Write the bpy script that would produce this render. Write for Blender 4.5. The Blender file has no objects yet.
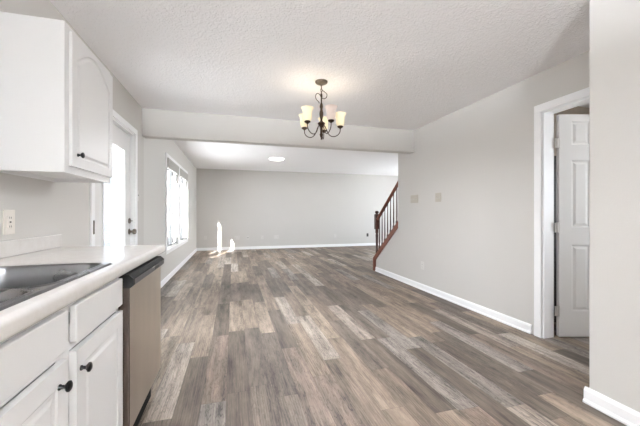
import bpy, bmesh, math, random
from mathutils import Matrix, Vector
random.seed(7)
SC = bpy.context.scene
COL = SC.collection
PI = math.pi

# ------------------------------------------------------------------ key numbers (metres)
EYE = 1.15            # camera height
H = 2.46              # ceiling
XL, XR = -1.085, 2.75 # left wall face, right wall face
XN = 2.08             # near right wall face
YF = 10.2             # far wall face
YB = -3.8             # wall behind the camera
TH = 0.24             # outer wall thickness

# ------------------------------------------------------------------ camera
cd = bpy.data.cameras.new('camera'); cam = bpy.data.objects.new('camera', cd); COL.objects.link(cam)
cd.sensor_width = 36; cd.lens = 309 / 640 * 36; cd.clip_start = 0.02; cd.clip_end = 200
cd.shift_y = 0.0008
cam.location = (0, 0, EYE)
cam.rotation_euler = (PI / 2, 0, -math.atan(87 / 309))
SC.camera = cam

# ------------------------------------------------------------------ world, sun, exposure
w = bpy.data.worlds.new('World'); SC.world = w; w.use_nodes = True
bg = w.node_tree.nodes['Background']
bg.inputs[0].default_value = (0.83, 0.92, 1.0, 1); bg.inputs[1].default_value = 3.9
sd = bpy.data.lights.new('sun', 'SUN'); sd.energy = 17; sd.angle = math.radians(0.6); sd.color = (1, 0.97, 0.92)
sun = bpy.data.objects.new('sun', sd); COL.objects.link(sun)
sun.rotation_euler = Vector((0.30, 1.0, -0.42)).to_track_quat('-Z', 'Y').to_euler()
sun.location = (-4, -4, 6)

def area(name, loc, direction, sx, sy, energy, color=(1, 1, 1), portal=False):
    l = bpy.data.lights.new(name, 'AREA'); l.shape = 'RECTANGLE'; l.size = sx; l.size_y = sy
    l.energy = energy; l.color = color
    o = bpy.data.objects.new(name, l); COL.objects.link(o)
    o.location = loc; o.rotation_euler = Vector(direction).to_track_quat('-Z', 'Y').to_euler()
    if portal: l.cycles.is_portal = True
    return o
# portals sample the sky through the openings; the last two openings are added, out of view
area('sky_portal', (XL - TH - .02, 6.3, 1.32), (1, 0, 0), 1.25, 1.7, 1, portal=True)
area('sky_portal', (XL - TH - .02, 7.6, 1.32), (1, 0, 0), 1.25, 1.7, 1, portal=True)
area('sky_portal', (XL - TH - .02, 3.39, 1.1), (1, 0, 0), .66, 1.7, 1, portal=True)
area('sky_portal', (4.73, .7, 1.45), (-1, 0, 0), 1.2, 1.3, 1, portal=True)
area('sky_portal', (7.0, 8.0, 1.3), (-1, 0, 0), 2.2, 1.8, 1, portal=True)

SC.view_settings.view_transform = 'Standard'
SC.view_settings.look = 'None'
SC.view_settings.gamma = 1
SC.view_settings.use_curve_mapping = False
SC.view_settings.exposure = 1.66
SC.cycles.max_bounces = 10
SC.cycles.diffuse_bounces = 7
SC.cycles.transparent_max_bounces = 12
SC.cycles.caustics_reflective = False
SC.cycles.caustics_refractive = False
SC.cycles.sample_clamp_indirect = 6

# ------------------------------------------------------------------ materials
def srgb(r, g, b):
    f = lambda c: (c / 255) / 12.92 if c <= 10 else ((c / 255 + .055) / 1.055) ** 2.4
    return (f(r), f(g), f(b), 1)

def mat(name, col, rough=.5, metal=0, spec=.5, bump=None, emit=None, vary=0):
    m = bpy.data.materials.new(name); m.use_nodes = True
    nt = m.node_tree; p = nt.nodes['Principled BSDF']
    p.inputs['Base Color'].default_value = col
    p.inputs['Roughness'].default_value = rough
    p.inputs['Metallic'].default_value = metal
    p.inputs['Specular IOR Level'].default_value = spec
    if emit:
        p.inputs['Emission Color'].default_value = emit[0]; p.inputs['Emission Strength'].default_value = emit[1]
    tc = nt.nodes.new('ShaderNodeTexCoord')
    if vary:
        n = nt.nodes.new('ShaderNodeTexNoise'); n.inputs['Scale'].default_value = 3; n.inputs['Detail'].default_value = 4
        nt.links.new(tc.outputs['Object'], n.inputs['Vector'])
        mx = nt.nodes.new('ShaderNodeMix'); mx.data_type = 'RGBA'
        mx.inputs['A'].default_value = tuple(c * (1 - vary) for c in col[:3]) + (1,)
        mx.inputs['B'].default_value = tuple(min(1, c * (1 + vary)) for c in col[:3]) + (1,)
        nt.links.new(n.outputs['Fac'], mx.inputs['Factor']); nt.links.new(mx.outputs['Result'], p.inputs['Base Color'])
    if bump:
        scale, strength, dist = bump
        n = nt.nodes.new('ShaderNodeTexNoise'); n.inputs['Scale'].default_value = scale; n.inputs['Detail'].default_value = 3
        nt.links.new(tc.outputs['Object'], n.inputs['Vector'])
        b = nt.nodes.new('ShaderNodeBump'); b.inputs['Strength'].default_value = strength; b.inputs['Distance'].default_value = dist
        nt.links.new(n.outputs['Fac'], b.inputs['Height']); nt.links.new(b.outputs['Normal'], p.inputs['Normal'])
    return m

WALL = mat('wall_paint', srgb(206, 203, 199), .75, spec=.2, bump=(120, .25, .002), vary=.012)
WHITE = mat('white_trim_paint', srgb(246, 246, 247), .4, spec=.3)
CAB = mat('white_cabinet_paint', srgb(232, 232, 232), .33, spec=.45)
DOORW = mat('white_door_paint', srgb(228, 227, 226), .4, spec=.4)
PLATE = mat('ivory_plastic', srgb(186, 179, 167), .35)
PLATEW = mat('white_plastic', srgb(213, 210, 206), .35)
SLOT = mat('dark_slot', srgb(60, 56, 52), .6)
BLACK = mat('black_metal', srgb(14, 13, 13), .35, metal=.3)
KICK = mat('black_kick', srgb(9, 9, 9), .7, spec=.2)
NICKEL = mat('brushed_nickel', srgb(120, 112, 103), .3, metal=1)
HINGE = mat('satin_hinge', srgb(205, 203, 200), .35, metal=.6)
BRONZE = mat('aged_bronze', srgb(72, 58, 46), .4, metal=.85, vary=.25)
CHERRY = mat('cherry_wood', srgb(122, 68, 50), .33, vary=.3)
DARKCHERRY = mat('dark_cherry_wood', srgb(66, 36, 28), .35, vary=.3)
GROUND = mat('pale_concrete', srgb(232, 232, 232), .9)
DARKGAP = mat('dark_brown_edge', srgb(52, 40, 31), .6)
BLIND = mat('grey_blind', srgb(190, 188, 184), .6)
SHADE = mat('frosted_shade_glass', srgb(236, 222, 190), .35, emit=(srgb(255, 232, 190), .14))
SHADE_OFF = mat('unlit_shade_glow', srgb(205, 188, 178), .3, emit=(srgb(255, 232, 218), .05))  # unlit shade and bulb, with a faint glow put into the material
LAMP = mat('lamp_diffuser', srgb(250, 248, 242), .5, emit=((1, .97, .92, 1), 2.5))
SASH = mat('grey_window_sash', srgb(150, 149, 148), .5)
CLOSET = mat('closet_paint', srgb(178, 168, 156), .8)
DARKFILL = mat('dark_filler', srgb(35, 24, 18), .5)

def make_glass():
    m = bpy.data.materials.new('window_glass'); m.use_nodes = True; nt = m.node_tree
    nt.nodes.remove(nt.nodes['Principled BSDF'])
    t = nt.nodes.new('ShaderNodeBsdfTransparent'); g = nt.nodes.new('ShaderNodeBsdfGlossy')
    g.inputs['Roughness'].default_value = .02
    mx = nt.nodes.new('ShaderNodeMixShader'); mx.inputs[0].default_value = .04
    nt.links.new(t.outputs[0], mx.inputs[1]); nt.links.new(g.outputs[0], mx.inputs[2])
    nt.links.new(mx.outputs[0], nt.nodes['Material Output'].inputs[0])
    return m
GLASS = make_glass()

class NT:
    """tiny helper to write node maths"""
    def __init__(s, m): s.nt = m.node_tree
    def n(s, t, **k):
        x = s.nt.nodes.new(t)
        for a, b in k.items(): setattr(x, a, b)
        return x
    def m(s, op, a, b=None, c=None):
        x = s.n('ShaderNodeMath', operation=op)
        for i, v in enumerate((a, b, c)):
            if v is None: continue
            if isinstance(v, (int, float)): x.inputs[i].default_value = v
            else: s.nt.links.new(v, x.inputs[i])
        return x.outputs[0]
    def l(s, a, b): s.nt.links.new(a, b)

def floor_material():
    m = bpy.data.materials.new('vinyl_plank'); m.use_nodes = True; k = NT(m)
    p = m.node_tree.nodes['Principled BSDF']
    tc = k.n('ShaderNodeTexCoord'); sp = k.n('ShaderNodeSeparateXYZ'); k.l(tc.outputs['Object'], sp.inputs[0])
    X, Y = sp.outputs[0], sp.outputs[1]
    u = k.m('DIVIDE', k.m('ADD', X, 0.04), 0.145)
    ci = k.m('FLOOR', u); fu = k.m('FRACT', u)
    wn = k.n('ShaderNodeTexWhiteNoise', noise_dimensions='1D'); k.l(ci, wn.inputs['W'])
    v = k.m('ADD', k.m('DIVIDE', Y, 1.07), k.m('MULTIPLY', wn.outputs['Value'], 7.0))
    ri = k.m('FLOOR', v); fv = k.m('FRACT', v)
    cb = k.n('ShaderNodeCombineXYZ'); k.l(ci, cb.inputs[0]); k.l(ri, cb.inputs[1])
    wn2 = k.n('ShaderNodeTexWhiteNoise', noise_dimensions='2D'); k.l(cb.outputs[0], wn2.inputs['Vector'])
    rid = wn2.outputs['Value']
    sc = k.n('ShaderNodeSeparateColor'); k.l(wn2.outputs['Color'], sc.inputs[0])
    rid2 = sc.outputs[2]
    tone = k.n('ShaderNodeValToRGB'); k.l(rid, tone.inputs[0])
    cr = tone.color_ramp; cr.interpolation = 'CONSTANT'
    stops = [(0, (104, 93, 84)), (.12, (127, 113, 101)), (.27, (139, 124, 110)), (.42, (114, 103, 94)), (.54, (148, 133, 118)),
             (.66, (130, 115, 104)), (.78, (158, 146, 135)), (.87, (138, 130, 123)), (.95, (166, 155, 145))]
    while len(cr.elements) < len(stops): cr.elements.new(.5)
    for e, (pos, c) in zip(cr.elements, stops): e.position = pos; e.color = srgb(*c)
    # long grain: stretched noise, its own offset for each plank
    gx = k.m('ADD', k.m('MULTIPLY', X, 20.0), k.m('MULTIPLY', rid, 57.0))
    gy = k.m('ADD', k.m('MULTIPLY', Y, 1.5), k.m('MULTIPLY', rid2, 91.0))
    gv = k.n('ShaderNodeCombineXYZ'); k.l(gx, gv.inputs[0]); k.l(gy, gv.inputs[1])
    g1 = k.n('ShaderNodeTexNoise'); k.l(gv.outputs[0], g1.inputs['Vector'])
    g1.inputs['Scale'].default_value = 1; g1.inputs['Detail'].default_value = 6; g1.inputs['Roughness'].default_value = .65; g1.inputs['Distortion'].default_value = .6
    # cathedral grain bands
    wv = k.n('ShaderNodeTexWave', wave_type='BANDS', bands_direction='X'); k.l(gv.outputs[0], wv.inputs['Vector'])
    wv.inputs['Scale'].default_value = 1.1; wv.inputs['Distortion'].default_value = 9; wv.inputs['Detail'].default_value = 3; wv.inputs['Detail Scale'].default_value = 1.0
    # fine pores
    px = k.n('ShaderNodeCombineXYZ'); k.l(k.m('MULTIPLY', X, 190.0), px.inputs[0]); k.l(k.m('ADD', k.m('MULTIPLY', Y, 9.0), k.m('MULTIPLY', rid2, 31)), px.inputs[1])
    g2 = k.n('ShaderNodeTexNoise'); k.l(px.outputs[0], g2.inputs['Vector']); g2.inputs['Scale'].default_value = 1; g2.inputs['Detail'].default_value = 3
    # broad patches across planks
    bx = k.n('ShaderNodeCombineXYZ'); k.l(k.m('ADD', k.m('MULTIPLY', X, 9.0), k.m('MULTIPLY', rid2, 40)), bx.inputs[0]); k.l(k.m('MULTIPLY', Y, 1.1), bx.inputs[1])
    g3 = k.n('ShaderNodeTexNoise'); k.l(bx.outputs[0], g3.inputs['Vector']); g3.inputs['Scale'].default_value = 1; g3.inputs['Detail'].default_value = 2
    mx_ = k.n('ShaderNodeCombineXYZ'); k.l(k.m('ADD', k.m('MULTIPLY', X, 24.0), k.m('MULTIPLY', rid, 33)), mx_.inputs[0]); k.l(k.m('ADD', k.m('MULTIPLY', Y, 4.0), k.m('MULTIPLY', rid2, 19)), mx_.inputs[1])
    g5 = k.n('ShaderNodeTexNoise'); k.l(mx_.outputs[0], g5.inputs['Vector']); g5.inputs['Scale'].default_value = 1; g5.inputs['Detail'].default_value = 4; g5.inputs['Roughness'].default_value = .7
    # crackled pale / dark figure on some planks
    cx = k.n('ShaderNodeCombineXYZ'); k.l(k.m('ADD', k.m('MULTIPLY', X, 34.0), k.m('MULTIPLY', rid, 77)), cx.inputs[0]); k.l(k.m('ADD', k.m('MULTIPLY', Y, 6.0), k.m('MULTIPLY', rid2, 13)), cx.inputs[1])
    g4 = k.n('ShaderNodeTexNoise'); k.l(cx.outputs[0], g4.inputs['Vector']); g4.inputs['Scale'].default_value = 1; g4.inputs['Detail'].default_value = 2; g4.inputs['Distortion'].default_value = 1.5
    line = k.m('SUBTRACT', 1.0, k.m('MINIMUM', 1.0, k.m('MULTIPLY', k.m('ABSOLUTE', k.m('SUBTRACT', g4.outputs[0], .5)), 22.0)))
    line2 = k.m('SUBTRACT', 1.0, k.m('MINIMUM', 1.0, k.m('MULTIPLY', k.m('ABSOLUTE', k.m('SUBTRACT', g4.outputs[0], .58)), 26.0)))
    dark = k.m('MULTIPLY', k.m('MAXIMUM', 0.0, k.m('SUBTRACT', g1.outputs[0], .58)), 2.6)
    val = k.m('ADD', k.m('MULTIPLY', k.m('SUBTRACT', g1.outputs[0], .5), 2.0), k.m('MULTIPLY', k.m('SUBTRACT', wv.outputs['Fac'], .5), k.m('ADD', .05, k.m('MULTIPLY', rid2, .3))))
    val = k.m('ADD', val, k.m('MULTIPLY', k.m('SUBTRACT', g2.outputs[0], .5), .45))
    val = k.m('ADD', val, k.m('MULTIPLY', k.m('SUBTRACT', g3.outputs[0], .5), 1.5))
    val = k.m('SUBTRACT', val, dark)
    val = k.m('ADD', val, k.m('MULTIPLY', k.m('SUBTRACT', g5.outputs[0], .5), 1.5))
    val = k.m('SUBTRACT', val, k.m('MULTIPLY', line, k.m('MULTIPLY', rid, .5)))
    val = k.m('ADD', val, k.m('MULTIPLY', line2, k.m('MULTIPLY', rid2, .3)))
    mul = k.m('MULTIPLY', k.m('ADD', 1.0, val), .88)
    mul = k.m('MAXIMUM', mul, .25)
    # joints
    e1 = k.m('LESS_THAN', fu, .012); e2 = k.m('LESS_THAN', fv, .0018); ed = k.m('MAXIMUM', e1, e2)
    mul = k.m('MULTIPLY', mul, k.m('SUBTRACT', 1.0, k.m('MULTIPLY', ed, .45)))
    vm = k.n('ShaderNodeVectorMath', operation='SCALE'); k.l(tone.outputs[0], vm.inputs[0]); k.l(mul, vm.inputs['Scale'])
    k.l(vm.outputs[0], p.inputs['Base Color'])
    k.l(k.m('ADD', .42, k.m('MULTIPLY', g1.outputs[0], .16)), p.inputs['Roughness'])
    p.inputs['Specular IOR Level'].default_value = .3
    b = k.n('ShaderNodeBump'); b.inputs['Strength'].default_value = .25; b.inputs['Distance'].default_value = .002
    k.l(val, b.inputs['Height']); k.l(b.outputs[0], p.inputs['Normal'])
    return m

def ceiling_material():
    m = bpy.data.materials.new('textured_ceiling'); m.use_nodes = True; k = NT(m)
    p = m.node_tree.nodes['Principled BSDF']
    p.inputs['Base Color'].default_value = srgb(246, 244, 244); p.inputs['Roughness'].default_value = .9
    p.inputs['Specular IOR Level'].default_value = .1
    tc = k.n('ShaderNodeTexCoord'); n = k.n('ShaderNodeTexNoise'); k.l(tc.outputs['Object'], n.inputs['Vector'])
    n.inputs['Scale'].default_value = 38; n.inputs['Detail'].default_value = 3; n.inputs['Distortion'].default_value = 1.2
    r = k.n('ShaderNodeValToRGB'); k.l(n.outputs['Fac'], r.inputs[0]); r.color_ramp.elements[0].position = .42; r.color_ramp.elements[1].position = .62
    b = k.n('ShaderNodeBump'); b.inputs['Strength'].default_value = .55; b.inputs['Distance'].default_value = .006
    k.l(r.outputs[0], b.inputs['Height']); k.l(b.outputs[0], p.inputs['Normal'])
    return m

def panelled_material():
    """painted vertical-groove panelling of the left living room wall"""
    m = bpy.data.materials.new('painted_panelling'); m.use_nodes = True; k = NT(m)
    p = m.node_tree.nodes['Principled BSDF']
    p.inputs['Base Color'].default_value = srgb(212, 210, 206); p.inputs['Roughness'].default_value = .55
    tc = k.n('ShaderNodeTexCoord'); sp = k.n('ShaderNodeSeparateXYZ'); k.l(tc.outputs['Object'], sp.inputs[0])
    f = k.m('FRACT', k.m('DIVIDE', sp.outputs[1], .135)); g = k.m('SMOOTH_MIN', k.m('MULTIPLY', k.m('ABSOLUTE', k.m('SUBTRACT', f, .5)), 14.0), 1.0, .2)
    b = k.n('ShaderNodeBump'); b.inputs['Strength'].default_value = .5; b.inputs['Distance'].default_value = .004
    k.l(g, b.inputs['Height']); k.l(b.outputs[0], p.inputs['Normal'])
    return m

def steel_material(name, base, axis, rough=.3):
    m = bpy.data.materials.new(name); m.use_nodes = True; k = NT(m)
    p = m.node_tree.nodes['Principled BSDF']; p.inputs['Metallic'].default_value = 1; p.inputs['Roughness'].default_value = rough
    tc = k.n('ShaderNodeTexCoord'); mp = k.n('ShaderNodeMapping'); k.l(tc.outputs['Object'], mp.inputs[0])
    mp.inputs['Scale'].default_value = axis
    n = k.n('ShaderNodeTexNoise'); k.l(mp.outputs[0], n.inputs['Vector']); n.inputs['Scale'].default_value = 1; n.inputs['Detail'].default_value = 4
    mx = k.n('ShaderNodeMix', data_type='RGBA'); k.l(n.outputs['Fac'], mx.inputs['Factor'])
    mx.inputs['A'].default_value = tuple(c * .85 for c in base[:3]) + (1,); mx.inputs['B'].default_value = tuple(min(1, c * 1.15) for c in base[:3]) + (1,)
    k.l(mx.outputs['Result'], p.inputs['Base Color'])
    k.l(k.m('ADD', rough - .06, k.m('MULTIPLY', n.outputs['Fac'], .15)), p.inputs['Roughness'])
    return m

def counter_material():
    m = bpy.data.materials.new('laminate_counter'); m.use_nodes = True; k = NT(m)
    p = m.node_tree.nodes['Principled BSDF']; p.inputs['Roughness'].default_value = .22; p.inputs['Specular IOR Level'].default_value = .12
    tc = k.n('ShaderNodeTexCoord'); n = k.n('ShaderNodeTexNoise'); k.l(tc.outputs['Object'], n.inputs['Vector'])
    n.inputs['Scale'].default_value = 22; n.inputs['Detail'].default_value = 5; n.inputs['Roughness'].default_value = .7
    r = k.n('ShaderNodeValToRGB'); k.l(n.outputs['Fac'], r.inputs[0])
    r.color_ramp.elements[0].position = .35; r.color_ramp.elements[0].color = srgb(213, 209, 205)
    r.color_ramp.elements[1].position = .65; r.color_ramp.elements[1].color = srgb(219, 216, 213)
    k.l(r.outputs[0], p.inputs['Base Color'])
    return m

FLOOR = floor_material(); CEIL = ceiling_material(); PANELLED = panelled_material(); COUNTER = counter_material()
STEEL_DW = steel_material('brushed_steel_front', srgb(205, 196, 184), (3, 8, 3), .42)
STEEL_SINK = steel_material('sink_steel', srgb(128, 127, 128), (6, 6, 6), .27)
DWPANEL = mat('dishwasher_panel', srgb(98, 98, 99), .35, metal=.3)

# ------------------------------------------------------------------ mesh helpers
def bx(bm, x0, x1, y0, y1, z0, z1, bev=0, M=None):
    r = bmesh.ops.create_cube(bm, size=1)
    vs = r['verts']
    for v in vs:
        v.co = Vector((x0 + (v.co.x + .5) * (x1 - x0), y0 + (v.co.y + .5) * (y1 - y0), z0 + (v.co.z + .5) * (z1 - z0)))
    if bev:
        es = list({e for v in vs for e in v.link_edges})
        rr = bmesh.ops.bevel(bm, geom=es, offset=bev, segments=2, profile=.5, affect='EDGES', clamp_overlap=True)
        vs = list({v for f in rr['faces'] for v in f.verts} | {v for v in vs if v.is_valid})
    if M is not None:
        for v in vs: v.co = M @ v.co
    return vs

def lathe(bm, prof, M=Matrix(), seg=24):
    """prof: list of (r, z); closed at both ends when r == 0"""
    rings = []
    for r, z in prof:
        if r < 1e-6: rings.append([bm.verts.new(M @ Vector((0, 0, z)))])
        else: rings.append([bm.verts.new(M @ Vector((r * math.cos(2 * PI * i / seg), r * math.sin(2 * PI * i / seg), z))) for i in range(seg)])
    for a, b in zip(rings, rings[1:]):
        for i in range(seg):
            j = (i + 1) % seg
            if len(a) == 1 and len(b) == 1: continue
            if len(a) == 1: bm.faces.new((a[0], b[j], b[i]))
            elif len(b) == 1: bm.faces.new((a[i], a[j], b[0]))
            else: bm.faces.new((a[i], a[j], b[j], b[i]))

def tube(bm, pts, r, seg=10, cap=True):
    pts = [Vector(p) for p in pts]; rings = []
    up = None
    for i, p in enumerate(pts):
        t = (pts[min(i + 1, len(pts) - 1)] - pts[max(i - 1, 0)]).normalized()
        if up is None: up = Vector((0, 0, 1)) if abs(t.z) < .9 else Vector((1, 0, 0))
        a = (up - t * up.dot(t)).normalized(); up = a; b = t.cross(a)
        rr = r[i] if isinstance(r, (list, tuple)) else r
        rings.append([bm.verts.new(p + (a * math.cos(2 * PI * k / seg) + b * math.sin(2 * PI * k / seg)) * rr) for k in range(seg)])
    for A, B in zip(rings, rings[1:]):
        for k in range(seg): bm.faces.new((A[k], A[(k + 1) % seg], B[(k + 1) % seg], B[k]))
    if cap: bm.faces.new(rings[0][::-1]); bm.faces.new(rings[-1])

def prism(bm, poly, axis, a0, a1):
    """poly in the two other axes (cyclic order x,y,z), extruded along axis"""
    def P(u, v, t): return {'x': (t, u, v), 'y': (u, t, v), 'z': (u, v, t)}[axis]
    A = [bm.verts.new(P(u, v, a0)) for u, v in poly]; B = [bm.verts.new(P(u, v, a1)) for u, v in poly]
    n = len(poly)
    bm.faces.new(A); bm.faces.new(B[::-1])
    for i in range(n): bm.faces.new((A[i], B[i], B[(i + 1) % n], A[(i + 1) % n]))

def obj(name, bm, m, parent=None, smooth=False, loc=None):
    bmesh.ops.recalc_face_normals(bm, faces=bm.faces)
    me = bpy.data.meshes.new(name); bm.to_mesh(me); bm.free()
    for mm in (m if isinstance(m, (list, tuple)) else [m]): me.materials.append(mm)
    o = bpy.data.objects.new(name, me); COL.objects.link(o)
    if smooth:
        for f in me.polygons: f.use_smooth = True
        me.set_sharp_from_angle(angle=math.radians(40))
    if parent: o.parent = parent
    if loc: o.location = loc
    return o

def BM(): return bmesh.new()
def boxobj(name, m, dims, parent=None, bev=0):
    b = BM(); bx(b, *dims, bev=bev); return obj(name, b, m, parent)
def struct(o): o['kind'] = 'structure'; return o
def thing(name, label, cat, loc=(0, 0, 0), rotz=0, group=None):
    o = bpy.data.objects.new(name, None); COL.objects.link(o); o.location = loc; o.rotation_euler = (0, 0, rotz)
    o.empty_display_size = .1
    o['label'] = label; o['category'] = cat
    if group: o['group'] = group
    return o

def panel_slab(bm, us, vs, panels, th, M, depth=.006, s1=.008, s2=.03, s3=.012):
    """slab in (u, v) with outward w; front face at w=th. us/vs grid lines; panels = set of (i, j) cells that are raised-and-fielded"""
    def P(u, v, w): return bm.verts.new(M @ Vector((u, v, w)))
    G = [[P(u, v, th) for v in vs] for u in us]
    nu, nv = len(us), len(vs)
    for i in range(nu - 1):
        for j in range(nv - 1):
            q = [G[i][j], G[i + 1][j], G[i + 1][j + 1], G[i][j + 1]]
            if (i, j) not in panels: bm.faces.new(q); continue
            cur = q
            for ins, w in ((s1, th - depth), (s1 + s3, th - depth), (s1 + s3 + s2, th - depth * .15)):
                a, b_, c, d = us[i] + ins, us[i + 1] - ins, vs[j] + ins, vs[j + 1] - ins
                nx = [P(a, c, w), P(b_, c, w), P(b_, d, w), P(a, d, w)]
                for t in range(4): bm.faces.new((cur[t], cur[(t + 1) % 4], nx[(t + 1) % 4], nx[t]))
                cur = nx
            bm.faces.new(cur)
    loop = [G[i][0] for i in range(nu)] + [G[-1][j] for j in range(1, nv)] + [G[i][-1] for i in range(nu - 2, -1, -1)] + [G[0][j] for j in range(nv - 2, 0, -1)]
    inv = M.inverted()
    back = []
    for v in loop:
        l = inv @ v.co; back.append(P(l.x, l.y, 0))
    n = len(loop)
    for i in range(n): bm.faces.new((loop[i], loop[(i + 1) % n], back[(i + 1) % n], back[i]))
    bm.faces.new(back)

def arch_slab(bm, W, Hh, m_, th, M, rise=.07, depth=.006):
    """cabinet door with a cathedral-arched raised panel"""
    def P(u, v, w): return bm.verts.new(M @ Vector((u, v, w)))
    n = 14
    a, b_ = m_, W - m_; z0 = m_; mt = .02; zt = Hh - mt - rise
    inner = [(a, z0), (b_, z0)] + [(b_ - (b_ - a) * i / n, zt + rise * math.sin(PI * i / n)) for i in range(n + 1)]
    outer = [(0, 0), (W, 0)] + [(W - W * i / n, Hh) for i in range(n + 1)]
    cu, cv = W / 2, (z0 + Hh - mt) / 2
    def ring(ins, w): return [P(cu + (u - cu) * (1 - 2 * ins / (b_ - a)), cv + (v - cv) * (1 - 2 * ins / (Hh - m_ - mt)), w) for u, v in inner]
    O = [P(u, v, th) for u, v in outer]; N = len(O)
    R = [O, ring(0, th), ring(.006, th - depth), ring(.014, th - depth), ring(.026, th - .001)]
    for A, B in zip(R, R[1:]):
        for i in range(N): bm.faces.new((A[i], A[(i + 1) % N], B[(i + 1) % N], B[i]))
    bm.faces.new(R[-1])
    back = [P(u, v, 0) for u, v in outer]
    for i in range(N): bm.faces.new((O[i], back[i], back[(i + 1) % N], O[(i + 1) % N]))
    bm.faces.new(back[::-1])

def wall_x(bm, x0, x1, y0, y1, z0, z1, holes):
    """solid wall perpendicular to X with rectangular holes [(ya, yb, za, zb)]"""
    ys = sorted({y0, y1} | {h[0] for h in holes} | {h[1] for h in holes})
    zs = sorted({z0, z1} | {h[2] for h in holes} | {h[3] for h in holes})
    def solid(i, j):
        if not (0 <= i < len(ys) - 1 and 0 <= j < len(zs) - 1): return False
        cy, cz = (ys[i] + ys[i + 1]) / 2, (zs[j] + zs[j + 1]) / 2
        return not any(h[0] < cy < h[1] and h[2] < cz < h[3] for h in holes)
    V = {}
    def P(x, i, j):
        if (x, i, j) not in V: V[(x, i, j)] = bm.verts.new((x, ys[i], zs[j]))
        return V[(x, i, j)]
    for i in range(len(ys) - 1):
        for j in range(len(zs) - 1):
            if not solid(i, j): continue
            bm.faces.new((P(x0, i, j), P(x0, i, j + 1), P(x0, i + 1, j + 1), P(x0, i + 1, j)))
            bm.faces.new((P(x1, i, j), P(x1, i + 1, j), P(x1, i + 1, j + 1), P(x1, i, j + 1)))
            for di, dj, a, b_ in ((-1, 0, (i, j), (i, j + 1)), (1, 0, (i + 1, j + 1), (i + 1, j)), (0, -1, (i + 1, j), (i, j)), (0, 1, (i, j + 1), (i + 1, j + 1))):
                if not solid(i + di, j + dj):
                    bm.faces.new((P(x0, *a), P(x1, *a), P(x1, *b_), P(x0, *b_)))

# ------------------------------------------------------------------ STRUCTURE
boxobj_ = lambda n, m, d, **k: struct(boxobj(n, m, d, **k))
boxobj_('floor', FLOOR, (XL - TH, 7.0, YB - .2, YF + .2, -.1, 0))
boxobj_('ceiling', CEIL, (XL - TH, 7.0, YB - .2, 4.40, H, H + .15))
HL = 2.54            # living room ceiling, a touch higher beyond the beam
boxobj_('ceiling_living', mat('smooth_ceiling', srgb(248, 247, 248), .9, spec=.1, bump=(60, .15, .003)), (XL - TH, 7.0, 4.40, YF + .2, HL, HL + .12))
boxobj_('ground', GROUND, (-40, XL - TH, -30, 40, -.4, -.25))
boxobj_('ground', GROUND, (7.0, 40, -30, 40, -.4, -.25))

W1 = (5.72, 6.84, .53, 2.10); W2 = (7.02, 8.14, .53, 2.10)
DO = (2.88, 3.98, 0, 2.06)
YSPLIT = 4.36
b = BM(); wall_x(b, XL - .12, XL, YB - .2, YSPLIT, 0, H, [DO]); struct(obj('wall_left', b, WALL))
b = BM(); wall_x(b, XL - .07, XL, YSPLIT, YF + .2, 0, HL, [W1, W2]); struct(obj('wall_left_living', b, PANELLED))
def brick_material(name, c1, c2, c3):
    m = bpy.data.materials.new(name); m.use_nodes = True; k = NT(m); p = m.node_tree.nodes['Principled BSDF']
    tc = k.n('ShaderNodeTexCoord'); sp = k.n('ShaderNodeSeparateXYZ'); k.l(tc.outputs['Object'], sp.inputs[0])
    cb = k.n('ShaderNodeCombineXYZ'); k.l(k.m('ADD', sp.outputs[0], sp.outputs[1]), cb.inputs[0]); k.l(sp.outputs[2], cb.inputs[1])
    br = k.n('ShaderNodeTexBrick'); k.l(cb.outputs[0], br.inputs['Vector'])
    br.inputs['Scale'].default_value = 1; br.inputs['Brick Width'].default_value = .42; br.inputs['Row Height'].default_value = .10; br.inputs['Mortar Size'].default_value = .012
    br.inputs['Color1'].default_value = c1; br.inputs['Color2'].default_value = c2; br.inputs['Mortar'].default_value = c3
    k.l(br.outputs['Color'], p.inputs['Base Color']); p.inputs['Roughness'].default_value = .9
    return m
b = BM(); wall_x(b, XL - TH, XL - .07, YSPLIT, YF + .2, -.25, HL, [W1, W2]); struct(obj('wall_brick_dimmed', b, brick_material('dimmed_brick', srgb(92, 90, 88), srgb(84, 82, 80), srgb(100, 98, 96))))  # outer brick darkened so the sunlit window reveals do not burn out
b = BM(); wall_x(b, XL - TH, XL - .12, YB - .2, YSPLIT, -.25, H, [DO]); struct(obj('wall_brick_veneer', b, brick_material('brown_brick', srgb(134, 136, 141), srgb(128, 130, 136), srgb(142, 143, 147))))
boxobj_('wall_neighbour', brick_material('grey_brick', srgb(100, 100, 106), srgb(88, 88, 96), srgb(70, 70, 76)), (-5.0, -4.6, 6.5, 17.5, -.25, 3.2))
boxobj_('wall_view_dimmer', mat('dark_grey_backdrop', srgb(74, 75, 74), .9), (-14, -1.6, 24, 24.4, -.25, 6))  # added dark screen, tones down the bright view through the twin windows
boxobj_('wall_sun_block', WALL, (-2.9, XL - TH, 2.35, 2.5, -.25, 2.5))  # added out of view to keep sun from streaming through the glazed door
boxobj_('wall_far', WALL, (XL, 7.0, YF, YF + .2, 0, HL))
boxobj_('wall_back', WALL, (XL, XN + .8, YB - .2, YB, 0, H))
# right wall with the bedroom door opening
D2 = (1.495, 2.195, 0, 2.095)
XR2 = XR + .12
b = BM(); wall_x(b, XR, XR2, 1.36, 4.78, 0, HL, [D2]); struct(obj('wall_right', b, WALL))
# near wall block (closet) beside the camera
boxobj_('wall_near', WALL, (XN, XR2, YB, 1.36, 0, H))
# knee wall under the stair rail
def zs(y): return .285 + (5.66 - y) * .785      # top of the sloped knee wall
b = BM(); prism(b, [(4.78, 0), (5.70, 0), (5.70, zs(5.70)), (4.78, zs(4.78))], 'x', XR, XR2)
struct(obj('wall_stair', b, WALL))
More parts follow.
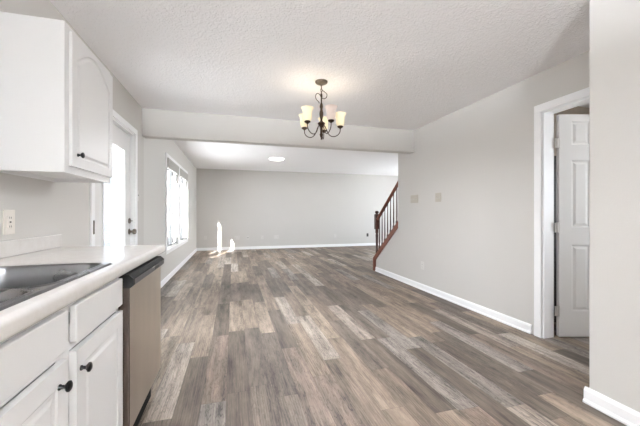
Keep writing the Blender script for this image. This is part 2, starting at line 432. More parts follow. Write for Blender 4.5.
# walls round the stair and living room bay (mostly out of sight)
boxobj_('wall_stairwell', WALL, (3.8, 3.92, 2.9, 5.9, 0, HL))
b = BM(); wall_x(b, 6.8, 7.0, 5.78, YF, 0, HL, [(6.9, 9.1, .4, 2.2)]); struct(obj('wall_bay', b, WALL))  # window opening added out of view to light the far wall
boxobj_('wall_bay_side', WALL, (3.92, 7.0, 5.66, 5.78, 0, HL))
boxobj_('wall_bedroom', CLOSET, (XR2, 4.6, 2.78, 2.9, 0, H))
b = BM(); wall_x(b, 4.6, 4.72, -.2, 2.9, 0, H, [(.1, 1.3, .8, 2.1)]); struct(obj('wall_bedroom', b, CLOSET))  # window opening added out of view to brighten the bedroom door
boxobj_('wall_bedroom', CLOSET, (XR2, 4.6, -.2, -.08, 0, H))
# stair flight behind the knee wall
b = BM()
run = .27; rise = .18
for i in range(9):
    y1 = 5.66 - i * run
    bx(b, XR2, 3.8, y1 - run * 1.0, y1, 0 if i < 1 else rise * (i - 1), rise * (i + 1))
struct(obj('floor_stairs', b, CHERRY))
# dropped beam
boxobj_('ceiling_beam', WALL, (XL, XR, 4.29, 4.43, 2.115, H - .0005))
boxobj_('ceiling_step', WALL, (XL, 7.0, 4.401, 4.43, H + .001, HL))

# baseboards (profiled)
BPROF = [(0, 0), (.02, 0), (.02, .012), (.013, .022), (.013, .07), (.007, .086), (0, .088)]
def baseboard(name, fixed, sgn, a0, a1, along='y'):
    b = BM()
    poly = [(fixed + sgn * d, z) for d, z in BPROF]
    prism(b, poly, 'y' if along == 'y' else 'x', a0, a1)
    if along == 'x':
        pass
    return struct(obj(name, b, WHITE))
baseboard('baseboard_left', XL, 1, 4.03, YF)
baseboard('baseboard_far', YF, -1, XL + .013, 6.8, 'x')
baseboard('baseboard_right', XR, -1, 2.295, 5.638)
b = BM(); prism(b, [(XN - d * 1.25, z * 1.05) for d, z in BPROF], 'y', YB, 1.36 + .022)
prism(b, [(1.36 + d * 1.25, z * 1.05) for d, z in BPROF], 'x', XN - .012, XR)
struct(obj('baseboard_near', b, WHITE))
baseboard('baseboard_right_near', XR, -1, 1.385, 1.452)

# interior door casing (dining side) and jamb
def casing(bm, xf, sgn, y0, y1, ztop, w=.07, t=.018, zb=0):
    """three-piece casing round an opening y0..y1 on a wall face at xf"""
    for (a, c, d, e) in ((y0 - w, y0, zb, ztop), (y1, y1 + w, zb, ztop), (y0 - w, y1 + w, ztop, ztop + w)):
        bx(bm, min(xf, xf + sgn * t), max(xf, xf + sgn * t), a, c, d, e, bev=.004)
b = BM(); casing(b, XR, -1, D2[0] + .005, D2[1] - .005, 2.09)
casing(b, XR2, 1, D2[0] + .005, D2[1] - .005, 2.09)
struct(obj('trim_1', b, WHITE))
b = BM()
bx(b, XR + .001, XR2 - .001, D2[1] - .02, D2[1], 0, 2.0955); bx(b, XR + .001, XR2 - .001, D2[0], D2[0] + .02, 0, 2.0955); bx(b, XR + .001, XR2 - .001, D2[0] + .02, D2[1] - .02, 2.076, 2.0955)
struct(obj('trim_2', b, WHITE))

# interior six-panel door, swung into the bedroom
phi = math.atan(87 / 309)
door = bpy.data.objects.new('door_1', None); COL.objects.link(door); door.location = (XR2 + .012, 2.160, 0); door['kind'] = 'structure'
door.rotation_euler = (0, 0, -phi)         # local +x runs along the slab, local -y faces the dining room
DW_ = .66
Mx = Matrix(((1, 0, 0, 0), (0, 0, -1, .035), (0, 1, 0, 0), (0, 0, 0, 1)))   # u->x, v->z, w->-y
b = BM()
us = [0.0, .115, .285, .375, .545, DW_]
vs = [.01, .245, .86, 1.02, 1.645, 1.785, 2.005, 2.068]
panel_slab(b, us, vs, {(1, 1), (3, 1), (1, 3), (3, 3), (1, 5), (3, 5)}, .035, Mx @ Matrix.Translation((.026, 0, 0)), depth=.008, s1=.012, s3=.008, s2=.02)
obj('slab', b, DOORW, door)
for z in (.25, 1.02, 1.80):
    b = BM()
    lathe(b, [(0, z - .048), (.007, z - .048), (.007, z + .048), (0, z + .048)], Matrix.Translation((.002, -.008, 0)), 10)
    bx(b, -.022, .002, -.009, -.006, z - .045, z + .045); bx(b, .002, .027, -.006, .0, z - .045, z + .045)
    obj('hinge', b, HINGE, door)
b = BM(); lathe(b, [(0, 0), (.03, 0), (.03, .006), (.012, .01), (.012, .035), (.027, .045), (.028, .06), (.018, .068), (0, .07)], Matrix.Translation((.026 + DW_ - .065, 0, .96)) @ Matrix.Rotation(PI / 2, 4, 'X'), 20)
obj('knob', b, NICKEL, door, smooth=True)

# dark body added behind the bedroom door so the hinge gap reads black
wd = thing('gap_filler', 'dark brown filler added behind the hinge gap of the bedroom door', 'gap_filler', (3.0, 2.45, 0))
b = BM(); bx(b, 0, .9, .02, .31, 0, 1.76); obj('body', b, DARKFILL, wd)
for x0 in (.005, .4525):
    b = BM(); panel_slab(b, [0, .06, .3825, .4425], [0, .06, 1.6, 1.66], {(1, 1)}, .019, Matrix(((1, 0, 0, x0), (0, 0, -1, .0195), (0, 1, 0, .08), (0, 0, 0, 1)))); obj('door', b, DARKFILL, wd)

# exterior glazed door in the left wall
b = BM()
casing(b, XL, 1, DO[0] + .005, DO[1] - .005, 2.055, w=.06)
tr3 = struct(obj('trim_3', b, WHITE))
b = BM(); bx(b, XL + .0175, XL + .0215, 2.842, 2.868, .985, 1.095, bev=.001)
for zz in (1.0, 1.08): lathe(b, [(0, .0215), (.004, .0215), (.003, .0235), (0, .0238)], Matrix.Translation((XL, 2.855, zz)) @ Matrix.Rotation(PI / 2, 4, 'Y'), 8)
obj('strike_plate', b, NICKEL, tr3)
b = BM()
for a, c, d, e in ((DO[0], DO[0] + .025, 0, 2.06), (DO[1] - .025, DO[1], 0, 2.06), (DO[0], DO[1], 2.035, 2.06), (DO[0], DO[1], .0005, .02)):
    bx(b, XL - .13, XL - .001, a, c, d, e)
struct(obj('trim_4', b, WHITE))
ed = bpy.data.objects.new('door_2', None); COL.objects.link(ed); ed['kind'] = 'structure'
ed.location = (XL - .06, DO[0] + .027, .022)
LW = DO[1] - DO[0] - .054; LH = 2.01
gy0, gy1, gz0, gz1 = .265, LW - .165, .25, 1.83
b = BM()
for a, c, d, e in ((0, gy0, 0, LH), (gy1, LW, 0, LH), (gy0, gy1, 0, gz0), (gy0, gy1, gz1, LH)):
    bx(b, -.02, .022, a, c, d, e)
obj('slab', b, DOORW, ed)
b = BM()
f = .028
for a, c, d, e in ((gy0 - .004, gy0 + f, gz0 - .004, gz1 + .004), (gy1 - f, gy1 + .004, gz0 - .004, gz1 + .004), (gy0, gy1, gz0 - .004, gz0 + f), (gy0, gy1, gz1 - f, gz1 + .004)):
    bx(b, -.028, .03, a, c, d, e, bev=.004)
obj('glass_frame', b, DOORW, ed)
boxobj('pane', GLASS, (-.004, .002, gy0, gy1, gz0, gz1), ed)
kp = Matrix.Translation((.022, LW - .036, .925)) @ Matrix.Rotation(PI / 2, 4, 'Y')
b = BM(); lathe(b, [(0, 0), (.032, 0), (.032, .006), (.014, .01), (.013, .032), (.027, .04), (.031, .055), (.024, .07), (0, .074)], kp, 24)
obj('knob', b, NICKEL, ed, smooth=True)
b = BM(); lathe(b, [(0, 0), (.03, 0), (.028, .012), (0, .014)], Matrix.Translation((.022, LW - .036, 1.045)) @ Matrix.Rotation(PI / 2, 4, 'Y'), 24)
bx(b, .03, .055, LW - .052, LW - .02, 1.04, 1.05, bev=.003)
obj('deadbolt', b, NICKEL, ed, smooth=True)
for z in (.2, 1.015, 1.78):
    b = BM(); lathe(b, [(0, z - .05), (.008, z - .05), (.008, z + .05), (0, z + .05)], Matrix.Translation((.026, .0, 0)), 10)
    bx(b, .0225, .025, 0, .03, z - .05, z + .05)
    obj('hinge', b, NICKEL, ed)

# twin living-room windows
def window(name, y0, y1, z0, z1, xin, sgn, latch=True):
    """slider set near the outer face; xin = inner wall face, sgn = +1 when the room is on +x"""
    r = bpy.data.objects.new(name, None); COL.objects.link(r); r['kind'] = 'structure'
    xg = xin - sgn * .037
    def B(b, xa, xb, *d, bev=0): bx(b, min(xa, xb), max(xa, xb), *d, bev=bev)
    b = BM(); fw = .03
    for a, c, d, e in ((y0, y0 + fw, z0, z1), (y1 - fw, y1, z0, z1), (y0, y1, z0, z0 + fw), (y0, y1, z1 - fw, z1)):
        B(b, xg - sgn * .03, xg + sgn * .022, a, c, d, e)
    obj('frame', b, WHITE, r)
    ym = (y0 + y1) / 2
    b = BM(); s = .026
    for k, (a0, a1) in enumerate(((y0 + fw, ym + .013), (ym - .013, y1 - fw))):
        xo = xg + sgn * (.012 if k else -.016)
        for a, c, d, e in ((a0, a0 + s, z0 + fw, z1 - fw), (a1 - s, a1, z0 + fw, z1 - fw), (a0, a1, z0 + fw, z0 + fw + s), (a0, a1, z1 - fw - s, z1 - fw)):
            B(b, xo - sgn * .012, xo + sgn * .012, a, c, d, e)
    obj('sash', b, SASH, r)
    boxobj('pane', GLASS, (xg - .018, xg - .012, y0 + fw, ym, z0 + fw, z1 - fw), r)
    boxobj('pane', GLASS, (xg + .010, xg + .016, ym, y1 - fw, z0 + fw, z1 - fw), r)
    if latch:
        b = BM(); B(b, xg + sgn * .02, xg + sgn * .04, ym - .03, ym + .03, 1.08, 1.24, bev=.008)
        obj('latch', b, HINGE, r)
    return r
w1 = window('window_1', *W1, XL, 1); w2 = window('window_2', *W2, XL, 1)
b = BM()
y0, y1, z0, z1 = W1[0], W2[1], W1[2], W1[3]; c = .07
bx(b, XL, XL + .018, y0 - c, y0, z0 - c, z1 + c, bev=.004); bx(b, XL, XL + .018, y1, y1 + c, z0 - c, z1 + c, bev=.004)
bx(b, XL, XL + .018, y0, y1, z1, z1 + c, bev=.004); bx(b, XL, XL + .018, y0, y1, z0 - c, z0, bev=.004)
bx(b, XL, XL + .018, W1[1], W2[0], z0, z1, bev=.004)
struct(obj('trim_5', b, WHITE))
# raised blinds at the heads of the twin windows
for i, (wn_, W_) in enumerate((('nearer', W1), ('farther', W2))):
    t = thing('window_blind', 'grey blind pulled fully up at the head of the %s window' % wn_, 'blind', (XL + .01, (W_[0] + W_[1]) / 2, 1.93), group='raised window blinds')
    hw = (W_[1] - W_[0]) / 2 - .012
    b = BM(); bx(b, -.024, .024, -hw, hw, .13, .168, bev=.004); obj('headrail', b, BLIND, t)
    b = BM()
    for k in range(9): bx(b, -.021, .021, -hw + .01, hw - .01, .018 + k * .0125, .028 + k * .0125)
    obj('slat_stack', b, BLIND, t)
    b = BM(); bx(b, -.022, .022, -hw + .01, hw - .01, 0, .015, bev=.003); obj('bottom_rail', b, BLIND, t)

# ------------------------------------------------------------------ KITCHEN
XC = -.45            # counter front edge
ZC = .935            # counter top
S0, S1, SX0, SX1 = .62, 1.53, -.955, -.492       # sink outline
CY0, CY1 = -.75, 2.35
ctop = thing('countertop', 'pale laminate kitchen countertop with rounded front edge and low backsplash', 'countertop', (XL, CY0, ZC))
def L(bm, x0, x1, y0, y1, z0, z1, bev=0): bx(bm, x0 - XL, x1 - XL, y0 - CY0, y1 - CY0, z0 - ZC, z1 - ZC, bev=bev)
b = BM()
ins = .012
L(b, XL + .001, SX0 + ins, CY0, CY1, ZC - .04, ZC)
L(b, SX0 + ins, SX1 - ins, CY0, S0 + ins, ZC - .04, ZC)
L(b, SX0 + ins, SX1 - ins, S1 - ins, CY1, ZC - .04, ZC)
xs = SX1 - ins
prof = [(xs, ZC - .04), (xs, ZC)] + [(XC - .018 + .018 * math.sin(a), ZC - .018 + .018 * math.cos(a)) for a in [PI / 2 * i / 6 for i in range(7)]] + \
       [(XC - .014 + .014 * math.cos(a), ZC - .038 - .014 * math.sin(a)) for a in [PI / 2 * i / 5 for i in range(6)]] + [(xs + .02, ZC - .052), (xs + .02, ZC - .04)]
prism(b, [(x - XL, z - ZC) for x, z in prof], 'y', 0, CY1 - CY0)
obj('worktop', b, COUNTER, ctop, smooth=True)
b = BM(); L(b, XL + .001, XL + .02, CY0, CY1 + .03, ZC, ZC + .083, bev=.005); obj('backsplash', b, COUNTER, ctop)

# sink: height field with two rounded bowls
def sdf(x, y, x0, x1, y0, y1, r):
    qx = abs(x - (x0 + x1) / 2) - (x1 - x0) / 2 + r; qy = abs(y - (y0 + y1) / 2) - (y1 - y0) / 2 + r
    return math.hypot(max(qx, 0), max(qy, 0)) + min(max(qx, qy), 0) - r
def sink_z(x, y):
    z = .006
    e = -sdf(x, y, SX0, SX1, S0, S1, .035)
    if e < .008: z = -.001 + .007 * max(0, e) / .008
    for (a, c_) in ((S0 + .035, 1.035), (1.06, S1 - .035)):
        d = -sdf(x, y, SX0 + .05, SX1 - .028, a, c_, .06)
        if -.014 < d <= 0: z += .0035 * math.sin(PI * (d + .014) / .014) ** 2
        if d > 0:
            t = min(1, d / .02); z = min(z, .006 - .17 * (t * t * (3 - 2 * t)) - .004 * min(1, d / .12))
    # the divider sits a little lower than the rim
    return z
sink = thing('kitchen_sink', 'stainless steel double bowl sink set into the pale countertop', 'sink', (SX0, S0, ZC))
b = BM(); nx, ny = 130, 240
V = [[None] * (ny + 1) for _ in range(nx + 1)]
for i in range(nx + 1):
    for j in range(ny + 1):
        x = SX0 + (SX1 - SX0) * i / nx; y = S0 + (S1 - S0) * j / ny
        V[i][j] = b.verts.new((x - SX0, y - S0, sink_z(x, y)))
for i in range(nx):
    for j in range(ny):
        xm = SX0 + (SX1 - SX0) * (i + .5) / nx; ym = S0 + (S1 - S0) * (j + .5) / ny
        if sdf(xm, ym, SX0, SX1, S0, S1, .035) < .002: b.faces.new((V[i][j], V[i + 1][j], V[i + 1][j + 1], V[i][j + 1]))
for v in [v for v in b.verts if not v.link_faces]: b.verts.remove(v)
o = obj('basin', b, STEEL_SINK, sink)
for f in o.data.polygons: f.use_smooth = True
for yy in (.84, 1.28):
    b = BM(); lathe(b, [(0, -.158), (.035, -.158), (.042, -.1635), (.045, -.1655), (0, -.1655)], Matrix.Translation((-.72 - SX0, yy - S0, 0)), 24)
    obj('drain', b, NICKEL, sink, smooth=True)

def knob(parent, x, y, z):
    b = BM(); lathe(b, [(0, 0), (.008, 0), (.008, .003), (.0055, .006), (.005, .013), (.010, .017), (.0145, .021), (.0145, .025), (.010, .028), (0, .030)],
                    Matrix.Translation((x, y, z)) @ Matrix.Rotation(PI / 2, 4, 'Y'), 20)
    return obj('knob', b, BLACK, parent, smooth=True)

XF = -.478           # face frame plane
def Mfront(x, y, z):  # u -> +y, v -> +z, w -> +x
    return Matrix(((0, 0, 1, x), (1, 0, 0, y), (0, 1, 0, z), (0, 0, 0, 1)))
ZT = ZC - .054
def cab_body(parent, y0, y1, rails, stiles, Y0):
    b = BM()
    x0 = XL + .002
    def B(xa, xb, ya, yb, za, zb, bev=0): bx(b, xa - x0, xb - x0, ya - y0, yb - y0, za, zb, bev=bev)
    B(x0, XF - .02, y0, y0 + .015, 0, ZT - .0); B(x0, XF - .02, y1 - .015, y1, 0, ZT); B(x0 + .001, XF - .021, y0 + .002, y1 - .002, .1, .115)
    B(x0 + .001, x0 + .008, y0 + .002, y1 - .002, .1, .7)
    B(XF - .075, XF - .06, y0, y1, 0, .1)
    for a, c_ in stiles: B(XF - .02, XF, a, c_, .1, ZT)
    for a, c_ in rails: B(XF - .0199, XF - .0001, y0, y1, a, c_)
    return obj('body', b, CAB, parent)

# sink base: two doors below a false front
sb = thing('base_cabinet', 'white sink base cabinet with false front over doors and round black knobs', 'cabinet', (XL + .002, .14, 0))
cab_body(sb, .14, 1.0695, [(.1, .135), (.735, .765), (ZT - .03, ZT)], [(.14, .18), (1.03, 1.0695)], 0)
ox = XL + .002
def front(parent, name, y0, y1, z0, z1, Y0, m_=.055, rect=True, th=.02):
    b = BM(); W_, H_ = y1 - y0, z1 - z0
    M = Mfront(XF + .0005 - ox, y0 - Y0, z0)
    if rect: panel_slab(b, [0, m_, W_ - m_, W_], [0, m_, H_ - m_, H_], {(1, 1)}, th, M, depth=.004, s1=.006, s3=.012, s2=.012)
    else:
        bx(b, 0, W_, 0, H_, 0, th, bev=.0035, M=M)
    return obj(name, b, CAB, parent)
front(sb, 'false_front', .165, 1.055, .758, .872, .14, rect=False)
d1 = front(sb, 'door', .165, .60, .125, .732, .14); knob(d1, XF + .021 - ox, .60 - .035 - .14, .685)
d1 = front(sb, 'door', .61, 1.055, .125, .732, .14); knob(d1, XF + .021 - ox, 1.055 - .05 - .14, .675)
db = thing('base_cabinet', 'white base cabinet with one drawer over one door, beside the dishwasher', 'cabinet', (XL + .002, 1.07, 0))
cab_body(db, 1.07, 1.525, [(.1, .135), (.735, .765), (ZT - .03, ZT)], [(1.07, 1.105), (1.495, 1.525)], 0)
front(db, 'drawer', 1.105, 1.513, .758, .872, 1.07, rect=False)
d1 = front(db, 'door', 1.105, 1.513, .125, .732, 1.07); knob(d1, XF + .021 - ox, 1.105 + .026 - 1.07, .668)
# end of the run beyond the frame, behind the camera
nb = thing('base_cabinet', 'white base cabinet at the camera end of the counter run', 'cabinet', (XL + .002, CY0 + .01, 0))
cab_body(nb, CY0 + .01, .1395, [(.1, .135), (.735, .765), (ZT - .03, ZT)], [(CY0 + .01, CY0 + .05), (.10, .1395)], 0)
front(nb, 'drawer', CY0 + .03, .12, .758, .872, CY0 + .01, rect=False)
front(nb, 'door', CY0 + .03, -.32, .125, .732, CY0 + .01)
front(nb, 'door', -.31, .12, .125, .732, CY0 + .01)

b = BM(); L(b, XL + .003, XF - .12, 2.19, 2.29, 0, ZC - .041)
obj('support_panel', b, CAB, ctop)

# dishwasher
Y0, Y1 = 1.535, 2.165
dw = thing('dishwasher', 'stainless steel dishwasher with dark control panel under the counter', 'dishwasher', (XF, Y0, 0))
def D(bm, x0, x1, y0, y1, z0, z1, bev=0): bx(bm, x0 - XF, x1 - XF, y0 - Y0, y1 - Y0, z0, z1, bev=bev)
b = BM(); D(b, -1.06, XF - .005, Y0 + .005, Y1 - .005, .12, .87); D(b, XF - .005, XF + .038, Y0 + .001, Y0 + .0115, .17, .822); obj('tub', b, DARKGAP, dw)
b = BM(); D(b, XF - .002, XF + .037, Y0 + .012, Y1 - .004, .175, .822, bev=.004); obj('door', b, STEEL_DW, dw)
b = BM()
prof = [(XF, .822), (XF + .043, .822), (XF + .056, .834), (XF + .056, .858), (XF + .036, .877), (XF, .881)]
prism(b, [(x - XF, z) for x, z in prof], 'y', .018, Y1 - Y0 - .004)
pn = obj('control_panel', b, DWPANEL, dw)
b = BM(); prism(b, [(x - XF + (.0005 if x > XF else 0), z) for x, z in prof], 'y', .0, .0175); obj('end_cap', b, KICK, pn)
b = BM(); prism(b, [(0, .8813), (.0362, .8774), (.0563, .8584), (.0568, .8615), (.037, .8800), (0, .8825)], 'y', .0, Y1 - Y0 - .004); obj('gap_shade_strip', b, KICK, pn)  # black strip stands in for the shadow gap under the counter
b = BM(); D(b, XF + .05, XF + .0572, 1.93, 2.02, .835, .848, bev=.002); obj('pocket_handle', b, BLACK, pn)
b = BM(); D(b, XF + .05, XF + .0567, 1.86, 1.92, .852, .857); obj('badge', b, HINGE, pn)
b = BM(); D(b, XF - .03, XF - .02, Y0 + .002, Y1 - .002, 0, .175); obj('kick_plate', b, KICK, dw)

# wall cabinet
UX, UY0, UY1, UZ0, UZ1 = -.775, 1.752, 2.325, 1.348, 2.072
wc = thing('wall_cabinet', 'white wall cabinet with an arched panel door and black knob', 'cabinet', (XL + .001, UY0, UZ0))
def U(bm, x0, x1, y0, y1, z0, z1, bev=0): bx(bm, x0 - XL - .001, x1 - XL - .001, y0 - UY0, y1 - UY0, z0 - UZ0, z1 - UZ0, bev=bev)
b = BM()
U(b, XL + .001, UX - .018, UY0, UY0 + .015, UZ0, UZ1); U(b, XL + .001, UX - .018, UY1 - .015, UY1, UZ0, UZ1)
U(b, XL + .002, UX - .019, UY0 + .002, UY1 - .002, UZ0 + .022, UZ0 + .034); U(b, XL + .002, UX - .019, UY0 + .002, UY1 - .002, UZ1 - .015, UZ1 - .001); U(b, XL + .002, XL + .008, UY0 + .002, UY1 - .002, UZ0 + .001, UZ1 - .002)
obj('body', b, CAB, wc)
b = BM()
U(b, UX - .018, UX, UY0, UY0 + .04, UZ0, UZ1); U(b, UX - .018, UX, UY1 - .04, UY1, UZ0, UZ1)
U(b, UX - .018, UX, UY0 + .04, UY1 - .04, UZ0, UZ0 + .045); U(b, UX - .018, UX, UY0 + .04, UY1 - .04, UZ1 - .04, UZ1)
obj('face_frame', b, CAB, wc)
b = BM(); arch_slab(b, UY1 - UY0 - .044, UZ1 - UZ0 - .062, .05, .014, Mfront(UX + .0008 - XL - .001, .04, .036), rise=.10, depth=.008)
d1 = obj('door', b, CAB, wc)
knob(d1, UX + .0145 - XL - .001, .04 + .055, 1.447 - UZ0)

# ------------------------------------------------------------------ electrical plates
def plate(label, loc, normal, w_, h_, kind, m, group=None, cat='outlet', name='outlet_cover'):
    """normal '+x', '-x', '-y'; local: u along wall, v up, w outward"""
    rot = {'-y': 0, '+x': PI / 2, '-x': -PI / 2}[normal]
    t = thing(name, label, cat, loc, rot, group)
    b = BM(); bx(b, -w_ / 2, w_ / 2, -.006, 0, -h_ / 2, h_ / 2, bev=.003); obj('cover_plate', b, m, t)
    if kind == 'duplex' or kind == 'duplex2':
        for cx in ((0,) if kind == 'duplex' else (-w_ / 4, w_ / 4)):
            for s in (-1, 1):
                b = BM(); bx(b, cx - .014, cx + .014, -.009, -.005, s * .02 - .013, s * .02 + .013, bev=.002); so = obj('socket', b, m, t)
                b = BM()
                for q in (-.006, .006): bx(b, cx + q - .0012, cx + q + .0012, -.0095, -.0085, s * .02 - .005, s * .02 + .006)
                obj('slots', b, SLOT, so)
    elif kind == 'jack':
        b = BM(); bx(b, -.012, .012, -.010, -.005, -.012, .012, bev=.002); obj('jack', b, SLOT, t)
    elif kind.startswith('switch'):
        n = int(kind[-1])
        for i in range(n):
            cx = (i - (n - 1) / 2) * .046
            b = BM(); bx(b, cx - .005, cx + .005, -.016, -.005, -.004, .014, bev=.002); obj('toggle', b, m, t)
            b = BM(); bx(b, cx - .0075, cx + .0075, -.0068, -.0055, -.016, .016); obj('slot', b, HINGE, t)
    elif kind == 'rocker':
        b = BM(); bx(b, -.017, .017, -.009, -.005, -.033, .033, bev=.002); so = obj('receptacle', b, m, t)
        b = BM()
        for s in (-1, 1):
            for q in (-.006, .006): bx(b, q - .0012, q + .0012, -.0095, -.0088, s * .022 - .005, s * .022 + .005)
        bx(b, -.006, .006, -.0098, -.0088, -.0035, .0035)
        obj('slots', b, SLOT, so)
    return t
plate('ivory outlet above the kitchen counter backsplash, under the wall cabinet', (XL + .0003, 1.915, 1.107), '+x', .082, .125, 'rocker', mat('cream_plastic', srgb(228, 222, 214), .35))
plate('wide pale four-switch plate on the right wall, nearest the beam', (XR - .0003, 4.28, 1.378), '-x', .205, .125, 'switch4', PLATE, cat='switch', name='light_switch')
plate('smaller pale two-switch plate on the right wall, nearer the bedroom door', (XR - .0003, 3.69, 1.375), '-x', .125, .125, 'switch2', PLATE, cat='switch', name='light_switch')
plate('white outlet low on the right wall between stairs and bedroom door', (XR - .0003, 4.06, .365), '-x', .08, .12, 'duplex', PLATEW)
plate('white light switch on the left wall beside the glazed door', (XL + .0003, 4.09, 1.36), '+x', .075, .12, 'switch1', PLATEW, cat='switch', name='light_switch')
sx, cx_ = math.sin(phi), math.cos(phi)
def far_x(px):
    k = (px - 320) / 309       # lateral / depth; X c - Y s = k (X s + Y c)
    return YF * (sx + k * cx_) / (cx_ - k * sx)
for px, py, kind, ww, lab, mm in ((205.5, 237, 'duplex', .075, 'leftmost outlet on the far wall, left of the sunlit streak', PLATEW),
                          (237, 237, 'duplex2', .16, 'wide double outlet on the far wall, first right of the sunlit streak', PLATEW),
                          (247.9, 237, 'jack', .075, 'small wall jack between the wide double outlet and a single outlet on the far wall', PLATEW),
                          (262.2, 236.7, 'duplex', .08, 'single outlet on the far wall below and left of the round ceiling light', PLATEW),
                          (276.2, 236.3, 'duplex2', .16, 'wide double outlet on the far wall, directly below the round ceiling light', PLATEW),
                          (335.2, 235.2, 'duplex', .075, 'lone outlet on the far wall under the chandelier, left of the stairs', PLATEW),
                          (367.5, 234.2, 'jack', .075, 'dark wall jack on the far wall just left of the newel post', SLOT)):
    X = far_x(px); zc = X * sx + YF * cx_
    plate(lab, (X, YF - .0003, EYE - (py - 212.8) * zc / 309), '-y', ww, .115, kind, mm)

# ------------------------------------------------------------------ chandelier
CX, CY = .845, 2.95
ch = thing('chandelier', 'bronze five-arm chandelier with cream tulip glass shades', 'chandelier', (CX, CY, H))
def Z(z): return z - H
b = BM(); lathe(b, [(0, 0), (.062, 0), (.062, -.008), (.055, -.018), (.03, -.028), (.012, -.034), (.008, -.045), (0, -.046)], seg=32); obj('canopy', b, NICKEL, ch, smooth=True)
b = BM()
def link(bm, c, ax, rx, rz, r=.0028):
    pts = [Vector(c) + Vector(((rx * math.cos(a)) * ax[0], (rx * math.cos(a)) * ax[1], rz * math.sin(a))) for a in [2 * PI * i / 14 for i in range(15)]]
    tube(bm, pts, r, 6, cap=False)
zz = -.05
for i in range(4):
    link(b, (0, 0, zz - .012), (1, 0) if i % 2 else (0, 1), .008, .016); zz -= .024
obj('chain', b, BRONZE, ch, smooth=True)
# slack cord looped round the chain
b = BM()
fr = Vector((cx_, -sx, 0))
pts = [(0, -.045), (.004, -.075), (.03, -.10), (.052, -.125), (.05, -.155), (.03, -.17), (.006, -.158), (-.02, -.125), (-.045, -.12), (-.06, -.145), (-.05, -.175), (-.028, -.195), (-.02, -.215)]
P3 = [fr * u + Vector((0, .006 * math.sin(i * 1.3), z)) for i, (u, z) in enumerate(pts)]
sm = []
for i in range(len(P3) - 1):
    p0, p1, p2, p3 = P3[max(i - 1, 0)], P3[i], P3[i + 1], P3[min(i + 2, len(P3) - 1)]
    for t in [j / 5 for j in range(5)]:
        sm.append(.5 * ((2 * p1) + (p2 - p0) * t + (2 * p0 - 5 * p1 + 4 * p2 - p3) * t * t + (3 * p1 - p0 - 3 * p2 + p3) * t ** 3))
sm.append(P3[-1])
tube(b, sm, .0035, 8); obj('cord', b, BRONZE, ch, smooth=True)
b = BM(); lathe(b, [(0, Z(2.345)), (.006, Z(2.345)), (.006, Z(2.325)), (.012, Z(2.315)), (.007, Z(2.305)), (.007, Z(2.25)), (.013, Z(2.235)), (.017, Z(2.21)), (.011, Z(2.185)), (.016, Z(2.165)), (.021, Z(2.145)),
                    (.018, Z(2.11)), (.010, Z(2.08)), (.014, Z(2.065)), (.034, Z(2.05)), (.038, Z(2.04)), (.022, Z(2.02)), (.013, Z(2.0)), (.012, Z(1.95)), (.018, Z(1.935)), (.014, Z(1.915)), (.006, Z(1.90)), (.009, Z(1.888)), (0, Z(1.88))], seg=24)
obj('column', b, BRONZE, ch, smooth=True)
for i in range(5):
    a = math.radians(226 + 72 * i)
    la, de = math.cos(a), math.sin(a)
    dirv = Vector((la * cx_ + de * sx, -la * sx + de * cx_, 0))
    ap = []
    for r_, z_ in ((.02, 2.035), (.04, 2.01), (.055, 1.975), (.075, 1.94), (.105, 1.92), (.14, 1.922), (.17, 1.94), (.188, 1.965), (.192, 1.99), (.192, 2.005)):
        ap.append(dirv * r_ + Vector((0, 0, Z(z_))))
    sm = []
    for k in range(len(ap) - 1):
        p0, p1, p2, p3 = ap[max(k - 1, 0)], ap[k], ap[k + 1], ap[min(k + 2, len(ap) - 1)]
        for t in (0, .25, .5, .75): sm.append(.5 * ((2 * p1) + (p2 - p0) * t + (2 * p0 - 5 * p1 + 4 * p2 - p3) * t * t + (3 * p1 - p0 - 3 * p2 + p3) * t ** 3))
    sm.append(ap[-1])
    b = BM(); tube(b, sm, .0045, 8); arm = obj('arm', b, BRONZE, ch, smooth=True)
    T = Matrix.Translation(dirv * .192)
    b = BM(); lathe(b, [(0, Z(2.0)), (.008, Z(2.0)), (.012, Z(2.006)), (.027, Z(2.014)), (.031, Z(2.022)), (.026, Z(2.028)), (.017, Z(2.03)), (0, Z(2.03))], T, 20); obj('shade_cup', b, BRONZE, arm, smooth=True)
    lit = i != 1
    b = BM()
    prof = [(.018, 2.026), (.034, 2.03), (.043, 2.045), (.046, 2.07), (.047, 2.10), (.051, 2.125), (.060, 2.145), (.066, 2.152), (.0645, 2.154), (.058, 2.146), (.048, 2.125), (.044, 2.10), (.043, 2.07), (.040, 2.048), (.032, 2.034), (.018, 2.029)]
    lathe(b, [(r * .93, Z(z)) for r, z in prof], T, 28)
    obj('glass_shade', b, SHADE if lit else SHADE_OFF, ch, smooth=True)
    b = BM(); lathe(b, [(0, Z(2.03)), (.012, Z(2.03)), (.013, Z(2.05)), (.022, Z(2.075)), (.024, Z(2.09)), (.016, Z(2.108)), (0, Z(2.113))], T, 16)
    obj('bulb', b, LAMP if lit else SHADE_OFF, arm, smooth=True)
    if lit:
        pl = bpy.data.lights.new('bulb_light', 'POINT'); pl.energy = .1; pl.color = (1, .96, .92); pl.shadow_soft_size = .025
        po = bpy.data.objects.new('bulb_light', pl); COL.objects.link(po); po.parent = ch; po.location = dirv * .192 + Vector((0, 0, Z(2.17)))

l = area('chandelier_light', (0, 0, Z(1.86)), (0, 0, -1), .42, .42, 12, (.93, .965, 1)); l.parent = ch
l.data.shape = 'DISK'

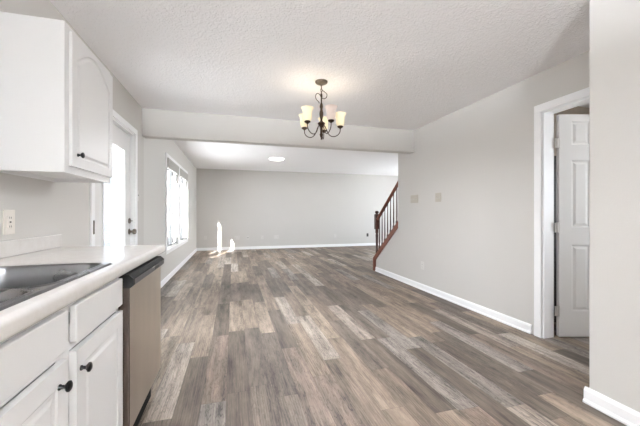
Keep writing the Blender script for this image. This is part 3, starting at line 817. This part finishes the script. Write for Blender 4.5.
# ------------------------------------------------------------------ ceiling lights
fl = thing('ceiling_light', 'round white flush ceiling light in the living room', 'light', (1.05, 7.75, HL))
b = BM(); lathe(b, [(0, 0), (.20, 0), (.205, -.012), (.195, -.022), (0, -.022)], seg=40); obj('rim', b, WHITE, fl, smooth=True)
b = BM(); lathe(b, [(.18, -.022), (.172, -.034), (.14, -.044), (.08, -.05), (0, -.052)], seg=40); obj('diffuser', b, LAMP, fl, smooth=True)
l = area('flush_light', (0, 0, -.06), (0, 0, -1), .34, .34, 12, (.95, .97, 1)); l.parent = fl
kl = thing('added_fill_light', 'long white fill light added behind the camera to brighten the room', 'light', (-.5, -2.7, H))  # added fill fixture, out of view, lifts the overall brightness
b = BM(); bx(b, -.06, .06, -.3, .3, -.02, 0, bev=.004); obj('canopy', b, WHITE, kl)
for yy in (-.5, .5):
    b = BM(); tube(b, [(0, yy * .5, -.015), (0, yy, -.43)], .003, 6); obj('suspension_cable', b, NICKEL, kl)
b = BM(); bx(b, -.09, .09, -.62, .62, -.475, -.43, bev=.006); obj('housing', b, WHITE, kl)
b = BM(); bx(b, -.075, .075, -.6, .6, -.482, -.476, bev=.001); obj('diffuser', b, LAMP, kl)
l = area('fill_downlight', (0, 0, -.49), (0, 0, -1), .14, 1.2, 9, (.82, .91, 1)); l.parent = kl
l = area('fill_uplight', (0, 0, -.42), (0, 0, 1), .14, 1.2, 1050, (.87, .935, 1)); l.parent = kl

# ------------------------------------------------------------------ stair railing
sr = thing('stair_railing', 'dark cherry wood stair railing with newel post and slim balusters', 'railing', (XR + .05, 5.70, 0))
RX, RY = XR + .05, 5.70
def zcap(y): return zs(y) + .028
b = BM()
# sloped cap board wrapping the knee wall, and its vertical end
def slanted(bm, x0, x1, ya, yb, f0, f1):
    prism(bm, [(ya - RY, f0(ya)), (yb - RY, f0(yb)), (yb - RY, f1(yb)), (ya - RY, f1(ya))], 'x', x0 - RX, x1 - RX)
slanted(b, XR - .02, XR2 + .02, 4.785, 5.74, zs, lambda y: zs(y) + .03)
slanted(b, XR - .02, XR - .0005, 4.785, 5.72, lambda y: zs(y) - .075, zs)
bx(b, XR - .02 - RX, XR2 + .02 - RX, 5.7005 - RY, 5.74 - RY, 0, zs(5.74) + .003)
bx(b, XR - .02 - RX, XR - .0005 - RX, 5.64 - RY, 5.7005 - RY, .0, zs(5.70) - .02)
obj('cap_board', b, CHERRY, sr)
b = BM()
top = lambda y: 1.07 + (5.66 - y) * .80
slanted(b, XR + .02, XR + .08, 4.785, 5.67, lambda y: top(y) - .055, top)
bmesh.ops.bevel(b, geom=list(b.edges), offset=.012, segments=2, affect='EDGES')
obj('handrail', b, CHERRY, sr, smooth=True)
# newel: turned shaft under a square block with a ball cap
b = BM()
zb = zs(5.70) + .02
lathe(b, [(0, zb), (.034, zb), (.034, zb + .05), (.024, zb + .07), (.028, zb + .10), (.022, zb + .16), (.026, zb + .38), (.030, zb + .44), (.022, zb + .47), (.032, zb + .49), (.032, zb + .57), (0, zb + .57)], seg=20)
bx(b, -.042, .042, -.042, .042, zb + .56, 1.135, bev=.005)
lathe(b, [(0, 1.13), (.05, 1.132), (.05, 1.135), (.028, 1.142), (.024, 1.15), (.038, 1.165), (.04, 1.18), (.028, 1.20), (0, 1.207)], seg=20)
obj('newel_post', b, DARKCHERRY, sr, smooth=True)
for k in range(7):
    y = 5.585 - k * .112
    b = BM(); z0_, z1_ = zs(y) + .025, top(y) - .045
    bx(b, -.014, .014, y - RY - .014, y - RY + .014, z0_, z0_ + .12)
    lathe(b, [(.014, z0_ + .118), (.010, z0_ + .14), (.013, z0_ + .2), (.010, z1_ - .2), (.008, z1_ - .08), (.009, z1_)], Matrix.Translation((0, y - RY, 0)), 10)
    obj('baluster', b, DARKCHERRY, sr)
